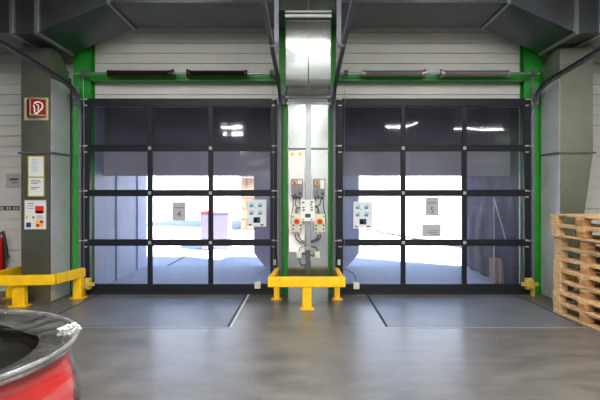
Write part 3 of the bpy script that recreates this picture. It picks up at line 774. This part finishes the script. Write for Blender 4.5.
sheet('safety_board', 'safety board', 25.3, 201, 45.3, 228.4, Dp, 'paper', 'white framed safety board with red and yellow pictures on the left air duct', [
    (35.2, 206, 43.8, 213.2, 'redink'), (36.5, 211, 42.5, 213.8, 'orange'), (26.2, 222.5, 31, 227.3, 'navyink'), (36, 220.2, 39.6, 223.4, 'yellowink'), (39.9, 220.2, 43.2, 223.4, 'redink'), (36, 223.7, 39.6, 227, 'redink'), (39.9, 223.7, 43.2, 227, 'yellowink'),
    (26, 215.5, 27.6, 219, 'yellowink'), (27.6, 203, 34, 203.8, 'ink'), (27.6, 205.5, 33.5, 206.1, 'ink'), (27.6, 208, 33.5, 208.6, 'ink'), (32.3, 216.3, 34.4, 218.4, 'ink'), (37, 215.8, 43.3, 216.5, 'ink'), (37, 217.8, 43, 218.5, 'ink')], frame='whitesteel')
Dw = 7.797
sheet('wall_notice', 'notice', 6.6, 174.2, 19.6, 186.8, Dw, 'greypaper', 'small pale notice with grey lettering on the left plank wall', [(10, 178.2, 18.5, 180, 'ink'), (12, 182.2, 17, 183.2, 'ink'), (9, 179.5, 17.6, 180.3, 'darkink')], frame='beigeplate')
o = sheet('label_strip', 'label strip', -6, 206, 19.3, 210.4, Dw, 'darkink', 'narrow dark label strip with pale marks on the left plank wall', [(u, 206.9, u+1.7+0.6*(i % 2), 209.6, 'greypaper') for i, u in enumerate((-4, -0.6, 2.2, 6.2, 9.4, 13, 16.3))])

# papers on the door panes (stuck to the room side of the glazing)
Dg = 7.566
def picto(u0, v0, u1, v1):
    w_, h_ = u1-u0, v1-v0; R = []
    for a, b in ((0.15, 0.10), (0.60, 0.10), (0.15, 0.38), (0.60, 0.38)):
        R += [(u0+a*w_, v0+(b+0.02)*h_, u0+(a+0.2)*w_, v0+(b+0.10)*h_, 'lightblue'), (u0+(a-0.03)*w_, v0+(b+0.10)*h_, u0+(a+0.17)*w_, v0+(b+0.18)*h_, 'blueink')]
    R += [(u0+0.32*w_, v0+0.65*h_, u0+0.68*w_, v0+0.86*h_, 'navyink'), (u0+0.38*w_, v0+0.70*h_, u0+0.52*w_, v0+0.84*h_, 'blueink'), (u0+0.08*w_, v0+0.91*h_, u0+0.24*w_, v0+0.96*h_, 'darkink'), (u0+0.68*w_, v0+0.91*h_, u0+0.86*w_, v0+0.96*h_, 'darkink'),
          (u0+0.36*w_, v0+0.28*h_, u0+0.46*w_, v0+0.31*h_, 'orange')]
    return R
sheet('instruction_poster', 'poster', 247.2, 199.6, 266.3, 226.6, Dg, 'paper', 'white poster with blue pictograms on the left door', picto(247.2, 199.6, 266.3, 226.6))
sheet('instruction_poster', 'poster', 353.3, 201.6, 372.6, 228.2, Dg, 'paper', 'white poster with blue pictograms on the right door', picto(353.3, 201.6, 372.6, 228.2))
a = sheet('number_notice', 'notice', 172.4, 202, 185.6, 220.6, Dg, 'greypaper', 'grey notice with dark number on the left door', [(175+i*1.3, 207.0, 175.9+i*1.3, 208.2, 'ink') for i in range(7)])
text('number_print', '4', px(179, Dg), Dg-0.001, pz(214.5, Dg), 0.13, M['darkink'], a)
a = sheet('number_notice', 'notice', 425.6, 197.3, 438.8, 216, Dg, 'greypaper', 'grey notice with dark number on the right door', [(427.6+i*1.3, 202.3, 428.5+i*1.3, 203.5, 'ink') for i in range(7)])
text('number_print', '5', px(432.2, Dg), Dg-0.001, pz(210.5, Dg), 0.13, M['darkink'], a)
sheet('typed_notice', 'notice', 422, 224, 441, 236.6, Dg, 'greypaper', 'wide grey typed notice below the number on the right door', [(428, 230.3, 439, 230.9, 'ink'), (428, 232.2, 437, 232.8, 'ink'), (431, 234, 439, 234.6, 'ink')])

# ------------------------------------------------------------------ fire extinguisher at the left edge
ex = thing('fire_extinguisher', 'red fire extinguisher with black hose on the left plank wall', 'fire extinguisher', (-4.79, 7.66, 0.22))
cxx, cyy = -4.79, 7.66
MB().lathe([(0.001, 0.22), (0.085, 0.22), (0.092, 0.24), (0.092, 0.78), (0.075, 0.84), (0.03, 0.875), (0.028, 0.90), (0.001, 0.90)], cxx, cyy, 28).build('cylinder', M['extred'], ex, True)
m = MB(); m.box(cxx-0.02, cxx+0.02, cyy-0.02, cyy+0.02, 0.895, 0.95, 0.004); m.box(cxx-0.012, cxx+0.012, cyy-0.13, cyy, 0.94, 0.955, 0.003); m.box(cxx-0.012, cxx+0.012, cyy-0.12, cyy, 0.90, 0.912, 0.003)
m.build('valve', M['black'], ex)
MB().tube([(cxx+0.02, cyy-0.02, 0.92), (cxx+0.10, cyy-0.05, 0.95), (cxx+0.14, cyy-0.07, 0.80), (cxx+0.135, cyy-0.07, 0.5), (cxx+0.125, cyy-0.05, 0.32)], 0.016, 10).build('hose', M['black'], ex, True)
m = MB(); m.cyl((cxx+0.115, cyy-0.07, 0.98), (cxx+0.165, cyy-0.07, 0.60), 0.020, 12, 0.038); m.build('horn', M['black'], ex, True)
MB().box(cxx-0.10, cxx+0.10, cyy+0.088, 7.80, 0.55, 0.60).build('wall_bracket', M['zinc'], ex)
# ------------------------------------------------------------------ pallets
def pallet_proto():
    t = thing('euro_pallet', 'x', 'pallet', (0, 0, 0), 'stacked wooden pallets')
    Lh, Wh = 0.60, 0.40
    for xc, wd in ((-0.35, 0.100), (0, 0.145), (0.35, 0.100)):
        MB().box(xc-wd/2, xc+wd/2, -Lh, Lh, 0, 0.022, 0.002, seg=1).build('bottom_board', M['wood'], t)
        for yc in (-Lh+0.0725, 0, Lh-0.0725):
            MB().box(xc-wd/2, xc+wd/2, yc-0.0725, yc+0.0725, 0.022, 0.100, 0.003, seg=1).build('block', M['wood2' if xc == 0 or yc == 0 else 'wood'], t)
    for yc in (-Lh+0.0725, 0, Lh-0.0725):
        MB().box(-Wh, Wh, yc-0.0725, yc+0.0725, 0.100, 0.122, 0.002, seg=1).build('stringer_board', M['wood'], t)
    for xc, wd in ((-0.3275, 0.145), (-0.165, 0.100), (0, 0.145), (0.165, 0.100), (0.3275, 0.145)):
        MB().box(xc-wd/2, xc+wd/2, -Lh, Lh, 0.122, 0.144, 0.002, seg=1).build('deck_board', M['wood'], t)
    return t
PL = ['bottom pallet of the stack, standing on the floor', 'second pallet up from the floor in the stack', 'third pallet up from the floor in the stack', 'fourth pallet up from the floor in the stack',
      'middle pallet of the nine in the stack', 'fourth pallet down from the top of the stack', 'third pallet down from the top of the stack', 'second pallet down, just under the topmost', 'topmost wooden pallet of the stack']
proto = pallet_proto()
kids = list(proto.children)
dl_, dw_ = Vector((0.090, -0.996)), Vector((0.996, 0.090))
for i in range(9):
    if i == 0: o = proto
    else:
        o = proto.copy(); COL.objects.link(o)
        for ch in kids:
            c = ch.copy(); COL.objects.link(c); c.parent = o
    off = (0.012, 0.0, 0.018, 0.006, 0.012, 0.018, 0.010, -0.030, -0.034)[i]
    p = Vector((3.262, 6.45)) + dl_*0.60 + dw_*(0.40 + off)
    o.location = (p.x, p.y - random.uniform(-0.012, 0.012), 0.144*i)
    o.rotation_euler = (0, 0, math.atan2(dw_.y, dw_.x) + math.radians(random.uniform(-0.8, 0.8)))
    o['label'] = 'wooden ' + PL[i] if not PL[i].startswith('topmost') else PL[i] + ', right of the right door'
# scrap of film lying inside the bottom pallet
def crumple(cx, cy, cz, rx, ry, rz, seed, amp=0.45, sub=4):
    m = MB(); bmesh.ops.create_icosphere(m.bm, subdivisions=sub, radius=1)
    for v in m.bm.verts:
        n = noise.noise(v.co*2.2 + Vector((seed, 0, 0)))*amp + abs(noise.noise(v.co*5.5 + Vector((0, seed, 0))))*amp*0.9
        c = v.co*(0.75 + n); v.co = Vector((cx + c.x*rx, cy + c.y*ry, max(cz + c.z*rz, 0.002)))
    return m

# ------------------------------------------------------------------ film-wrapped drum at the lower left
DX, DY, RR, ZT = -1.038, 1.24, 0.418, 1.17
def wob(amp, fr, seed):
    def f(r, h, a):
        n = noise.noise(Vector((math.cos(a)*fr, math.sin(a)*fr, h*4 + seed)))
        return r*(1 + amp*n), h + amp*0.25*r*n
    return f
dm = thing('drum', 'red drum wrapped in clear film with a black recessed top', 'drum', (DX, DY, 0))
body = [(0.001, 0.0), (RR*0.92, 0.0), (RR*0.955, 0.02), (RR*0.965, 0.38), (RR*0.98, 0.41), (RR*0.975, 0.44), (RR*0.985, 0.76), (RR*0.995, 0.79), (RR*0.985, 0.82), (RR*0.975, ZT-0.14), (RR*0.96, ZT-0.10), (RR*0.935, ZT-0.06), (RR*0.925, ZT-0.02)]
MB().lathe(body, DX, DY, 96).build('shell', M['drumred'], dm, True)
MB().lathe([(RR*0.925, ZT-0.02), (RR*0.965, ZT-0.016), (RR*0.968, ZT-0.006), (RR*0.95, ZT-0.004), (RR*0.93, ZT-0.006)], DX, DY, 96).build('rim_band', M['drumblack'], dm, True)
MB().lathe([(RR*0.93, ZT-0.006), (RR*0.91, ZT-0.03), (RR*0.89, ZT-0.042), (RR*0.6, ZT-0.047), (RR*0.3, ZT-0.046), (0.001, ZT-0.045)], DX, DY, 96).build('lid', M['drumblack'], dm, True, label='glossy black recessed lid')
fw = [(RR*0.985, 0.01), (RR*1.0, 0.25), (RR*1.02, 0.5), (RR*1.035, 0.85), (RR*1.03, ZT-0.17), (RR*0.995, ZT-0.09), (RR*0.955, ZT-0.05), (RR*0.962, ZT-0.032), (RR*0.995, ZT-0.012), (RR*0.999, ZT+0.001)]
MB().lathe(fw, DX, DY, 140, wob=wob(0.012, 3.0, 1.0)).build('plastic_wrap', M['film'], dm, True, label='clear stretch film round the side')
def wob2(r, h, a):
    k = (1 - r/RR)/0.23; n = noise.noise(Vector((math.cos(a)*3, math.sin(a)*3, k*1.3)))
    return r*(1 + 0.03*n*k), h + 0.008*n*k
MB().lathe([(RR*1.0, ZT+0.002), (RR*0.985, ZT+0.007), (RR*0.95, ZT+0.004), (RR*0.90, ZT-0.002), (RR*0.84, ZT-0.009), (RR*0.79, ZT-0.016), (RR*0.765, ZT-0.020)], DX, DY, 160, wob=wob2).build('film_cover', M['film_top'], dm, True, label='clear film folded over the rim')
m = MB()
for cr, ch, rr in ((1.0, 0.0, 0.0065), (0.985, -0.016, 0.005)):
    m.lathe([(RR*cr + rr*math.cos(t*math.pi/4), ZT + ch + rr*math.sin(t*math.pi/4)) for t in range(9)], DX, DY, 160, wob=wob(0.004, 4, 7.0))
m.build('film_roll', M['film_roll'], dm, True, label='rolled film edge on the rim')
ka = 0.42
kx, ky = DX + RR*0.955*math.cos(ka), DY + RR*0.955*math.sin(ka)
crumple(kx, ky, ZT+0.008, 0.024, 0.034, 0.014, 4.0, 0.7, 5).build('film_knot', M['crumple'], dm, label='crumpled bunch of film')
crumple(3.47, 5.99, 0.035, 0.06, 0.05, 0.035, 2.0)  .build('film_scrap', M['paper'])
tag(bpy.data.objects['film_scrap'], 'crumpled white film scrap on the floor under the bottom pallet', 'plastic scrap')

# ------------------------------------------------------------------ outside: shelters, yard, buildings
YE = 10.6
def shelter(x0, x1, inner, flap, label, blue):
    t = thing('dock_shelter', label, 'dock shelter', ((x0+x1)/2, 7.96, 0), 'tunnel shelters outside the doors')
    y0 = 7.96
    zr = 3.25
    MB().box(x0-0.05, x1+0.05, y0, YE, -0.02, 0.0).build('floor_slab', M['slab'], t)
    MB().box(x0-0.05, x1+0.05, y0, YE+0.1, zr, zr+0.05).build('roof_panel', M['roofdark'], t)
    for s, xx in ((-1, x0), (1, x1)):
        outer = (s < 0) == (inner == 'right')
        mat = M['tarp_blue'] if (outer and blue) else M['tarp']
        m = MB(); a, b = (xx-0.05, xx) if s < 0 else (xx, xx+0.05)
        if outer and blue:                                    # bulging tarpaulin
            n, nz = 28, 24; g = []
            for i in range(n+1):
                row = []
                for k in range(nz+1):
                    f = i/n; z = k/nz*zr
                    bul = 0.16*math.sin(math.pi*f)**0.6*math.exp(-((z-0.55)/0.7)**2) + 0.025*noise.noise(Vector((f*7, z*5, 3))) + 0.02*math.sin(f*26)
                    row.append(m.bm.verts.new((xx - 0.01 - max(0, bul), y0 + f*(YE-y0), z)))
                g.append(row)
            for i in range(n):
                for k in range(nz): m.bm.faces.new((g[i][k], g[i+1][k], g[i+1][k+1], g[i][k+1]))
            m.box(xx, xx+0.05, y0, YE, 0, zr)
            m.build('side_curtain', mat, t, True)
            m = MB(); m.cyl((3.27, 8.48, 0), (3.27, 8.48, 1.50), 0.014, 8); m.cyl((3.27, 8.47, 1.46), (3.30, 7.99, 0.72), 0.012, 8); m.build('pale_bars', M['ivory'], t, label='two thin pale bars')  # thin pale bars, one upright and one slanting
        else:
            m.box(a, b, y0, YE, 0, zr); m.build('side_wall', mat, t)
            m = MB()
            for k in range(2): yy = y0+0.9+k*1.1; m.box(xx - (0.03 if s > 0 else 0), xx + (0.03 if s < 0 else 0), yy-0.02, yy+0.02, 0, zr)
            m.build('wall_ribs', M['tarp'], t)
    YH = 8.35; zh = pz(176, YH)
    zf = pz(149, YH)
    MB().box(x0-0.05, x1+0.05, YH, YH+0.03, zf-0.05, zr).build('head_shade_panel', M['headshade'], t)  # head curtain in two tones, dark over pale: a painted shade fade
    MB().box(x0-0.05, x1+0.05, YH-0.012, YH, zh, zf).build('head_fade_flap', M['headfade'], t, label='lower head curtain, painted paler for the light fade')
    xi = x1 if inner == 'right' else x0
    zc = pz(270, YE)
    q = [(flap, zr), (xi, zr), (xi, 0.0), (flap + (xi-flap)*0.35, 0.0), (flap, 0.28)]
    MB().prism(q, 'y', YE-0.12, YE-0.04).build('corner_flap', M['tarp_dark'] if inner == 'right' else M['tarp_pale'], t)
    return t
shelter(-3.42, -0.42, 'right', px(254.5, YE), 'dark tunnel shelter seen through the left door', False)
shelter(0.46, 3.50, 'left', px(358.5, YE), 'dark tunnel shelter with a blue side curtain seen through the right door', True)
cb = thing('cardboard_box', 'brown cardboard box standing outside behind the right door', 'cardboard box', (px(502, 8.6), 8.6, 0))
MB().box(px(494.5, 8.5), px(503.5, 8.5), 8.45, 8.75, 0.0, pz(259, 8.5), 0.004).build('carton', M['cardboard'], cb)
MB().box(px(497.8, 8.5), px(499.8, 8.5), 8.446, 8.75, 0.0, pz(259, 8.5)+0.003).build('tape', M['beigeplate'], cb)

struct(MB().box(-60, 60, 7.96, 90, -0.3, -0.021).build('yard_ground', M['yard']), 'sunlit pale yard outside the doors')
tag(MB().box(-3.03, -2.97, 10.7, 24, -0.021, -0.012).build('drain_channel', M['darksteel']), 'thin dark drain line across the yard behind the left door', 'drain')
m = MB(); m.box(-0.04, 0.04, 0, 9, -0.021, 0.03)
bmesh.ops.rotate(m.bm, verts=m.bm.verts, cent=(0, 0, 0), matrix=Matrix.Rotation(math.radians(15), 3, 'Z')); bmesh.ops.translate(m.bm, verts=m.bm.verts, vec=(5.0, 12.4, 0))
tag(m.build('kerb_strip', M['bin']), 'thin grey kerb in the yard behind the right door', 'kerb')
# grey wheeled bins
def bin_(x0, x1, y, zt, label, lid):
    t = thing('waste_bin', label, 'waste bin', ((x0+x1)/2, y, -0.02), 'grey bins in the yard')
    m = MB(); m.prism([(x0+0.02, 0.0), (x1-0.02, 0.0), (x1, zt-0.1), (x0, zt-0.1)], 'y', y, y+0.75); m.build('tub', M['bin'], t)
    MB().box(x0-0.02, x1+0.02, y-0.02, y+0.77, zt-0.1, zt-0.04, 0.015).build('lid', M[lid], t)
    for xx in (x0+0.12, x1-0.12):
        MB().cyl((xx-0.03, y+0.1, 0.06), (xx+0.03, y+0.1, 0.06), 0.08, 16).build('wheel', M['rubber'], t, True)
bin_(px(200.5, 13.6), px(209.5, 13.6), 13.6, 1.10, 'narrow grey bin with a red lid in the yard behind the left door', 'redink')
bin_(px(212.5, 13.6), px(227.5, 13.6), 13.7, 1.08, 'wide grey bin in the yard behind the left door', 'bin')
bb = thing('brick_building', 'beige brick building across the yard behind the left door', 'building', (0.2, 21.5, 0))
MB().box(-2.75, 2.2, 21, 26, -0.02, 6.5).build('wall', M['brick'], bb)
MB().box(-3.4, 2.6, 20.4, 26.4, 6.5, 6.7).build('roof', M['darksteel'], bb)
for z in (2.2, 2.9):
    m = MB(); m.box(-2.7, 2.1, 20.85, 20.99, z, z+0.06); m.build('ledge', M['bin'], bb)
MB().box(-1.6, 1.2, 20.97, 20.995, 0.4, 1.6).build('window', M['glass_dark'], bb)
wb = thing('warehouse', 'long white warehouse closing off the far side of the yard', 'building', (0, 40, 0))
MB().box(-45, 45, 40, 50, -0.02, 9).build('wall', M['whitewall'], wb)
MB().box(-45.3, 45.3, 39.7, 50.3, 9, 9.4).build('roof', M['zinc'], wb)

# ------------------------------------------------------------------ lamps in the hall, some added as unseen fill
def lamp(x, y, rz, ln, label, pw=1.0):
    z = 4.5
    t = thing('ceiling_or_fill_lamp', label, 'ceiling lamp', (x, y, z), 'tube lamps under the hall ceiling')
    t.rotation_euler = (0, 0, rz)
    MBl = MB(); MBl.box(x-ln/2, x+ln/2, y-0.06, y+0.06, z+0.03, z+0.09, 0.01); MBl.build('housing', M['fitting'], t)
    m = MB(); m.cyl((x-ln/2+0.03, y-0.03, z+0.01), (x+ln/2-0.03, y-0.03, z+0.01), 0.018, 10); m.cyl((x-ln/2+0.03, y+0.03, z+0.01), (x+ln/2-0.03, y+0.03, z+0.01), 0.018, 10)
    m.build('tube', M['tube_on'], t)
    m = MB(); m.cyl((x-ln/3, y, z+0.09), (x-ln/3, y, ZC), 0.006, 6); m.cyl((x+ln/3, y, z+0.09), (x+ln/3, y, ZC), 0.006, 6); m.build('suspension_rod', M['zinc'], t)
    li = bpy.data.lights.new('lamp_light', 'AREA'); li.shape = 'RECTANGLE'; li.size = ln; li.size_y = 0.12; li.energy = LAMP_W*pw; li.color = (1.0, 0.975, 0.93)
    lo = bpy.data.objects.new('lamp_light', li); COL.objects.link(lo); lo.parent = t; lo.location = (0, 0, -0.02)
LAMP_W = 112
LAMPS = [(x, y, 0.0, 1.5) for y in (1.6,) for x in (-3.4, -1.6, 0.2, 2.0, 3.8)] + [(x, 3.6, 0.0, 1.5) for x in (-2.0, 2.4)]
LAMPS += [(7.9, -7.3, 0.05, 2.0), (4.3, -6.0, 0.5, 1.5), (-3.2, -6.6, 0.9, 0.6), (-3.5, -9.0, 0.9, 0.6), (-4.7, -21.5, 0.3, 1.2), (0.2, -17.0, 0, 1.5, 3.0), (0.35, -21.0, 0, 1.5, 6.0), (0.35, -24.0, 0, 1.5, 8.0)]  # last three added unseen, brightening the wall mirrored in the central duct
LAMPS += [(0.12, -2.5, math.pi/2, 1.2, 1.5), (0.12, -6.0, math.pi/2, 1.2, 0.8), (0.12, -10.0, math.pi/2, 1.2, 0.8), (8.5, -0.9, math.pi/2, 1.2, 1.0)]  # all added unseen as fill for drum, central duct and right wall
for q in LAMPS:
    lamp(*q[:4], 'white tube lamp hanging from the hall ceiling above and behind the viewpoint, some added as fill', *q[4:])

# ------------------------------------------------------------------ daylight, world, camera
wd = bpy.data.worlds.new('World'); SC.world = wd; wd.use_nodes = True
nt = wd.node_tree; bg = nt.nodes['Background']
sky = nt.nodes.new('ShaderNodeTexSky'); sky.sky_type = 'HOSEK_WILKIE'
sky.sun_direction = Vector((0.55, -0.36, 0.76)).normalized(); sky.turbidity = 4; sky.ground_albedo = 0.5
nt.links.new(sky.outputs['Color'], bg.inputs['Color']); bg.inputs['Strength'].default_value = 22.0
sl = bpy.data.lights.new('sun', 'SUN'); sl.energy = 55.0; sl.angle = math.radians(0.6); sl.color = (1, 0.95, 0.88)
so = bpy.data.objects.new('sun', sl); COL.objects.link(so); so.location = (-20, 0, 30)
so.rotation_euler = Vector((-0.55, 0.36, -0.76)).to_track_quat('-Z', 'Y').to_euler()

cam = bpy.data.cameras.new('camera'); co = bpy.data.objects.new('camera', cam); COL.objects.link(co)
co.location = (0, 0, H); co.rotation_euler = (math.pi/2, 0, 0)
cam.sensor_width = 36; cam.lens = 36*F/600; cam.shift_x = -(CX-300)/600; cam.shift_y = -(200-CY)/600
cam.clip_start = 0.05; cam.clip_end = 300
SC.camera = co
SC.view_settings.view_transform = 'Standard'; SC.view_settings.look = 'None'; SC.view_settings.gamma = 1.0
SC.view_settings.exposure = 0.0; SC.view_settings.use_curve_mapping = False
SC.cycles.use_denoising = True; SC.cycles.max_bounces = 8; SC.cycles.transparent_max_bounces = 16; SC.cycles.sample_clamp_indirect = 6
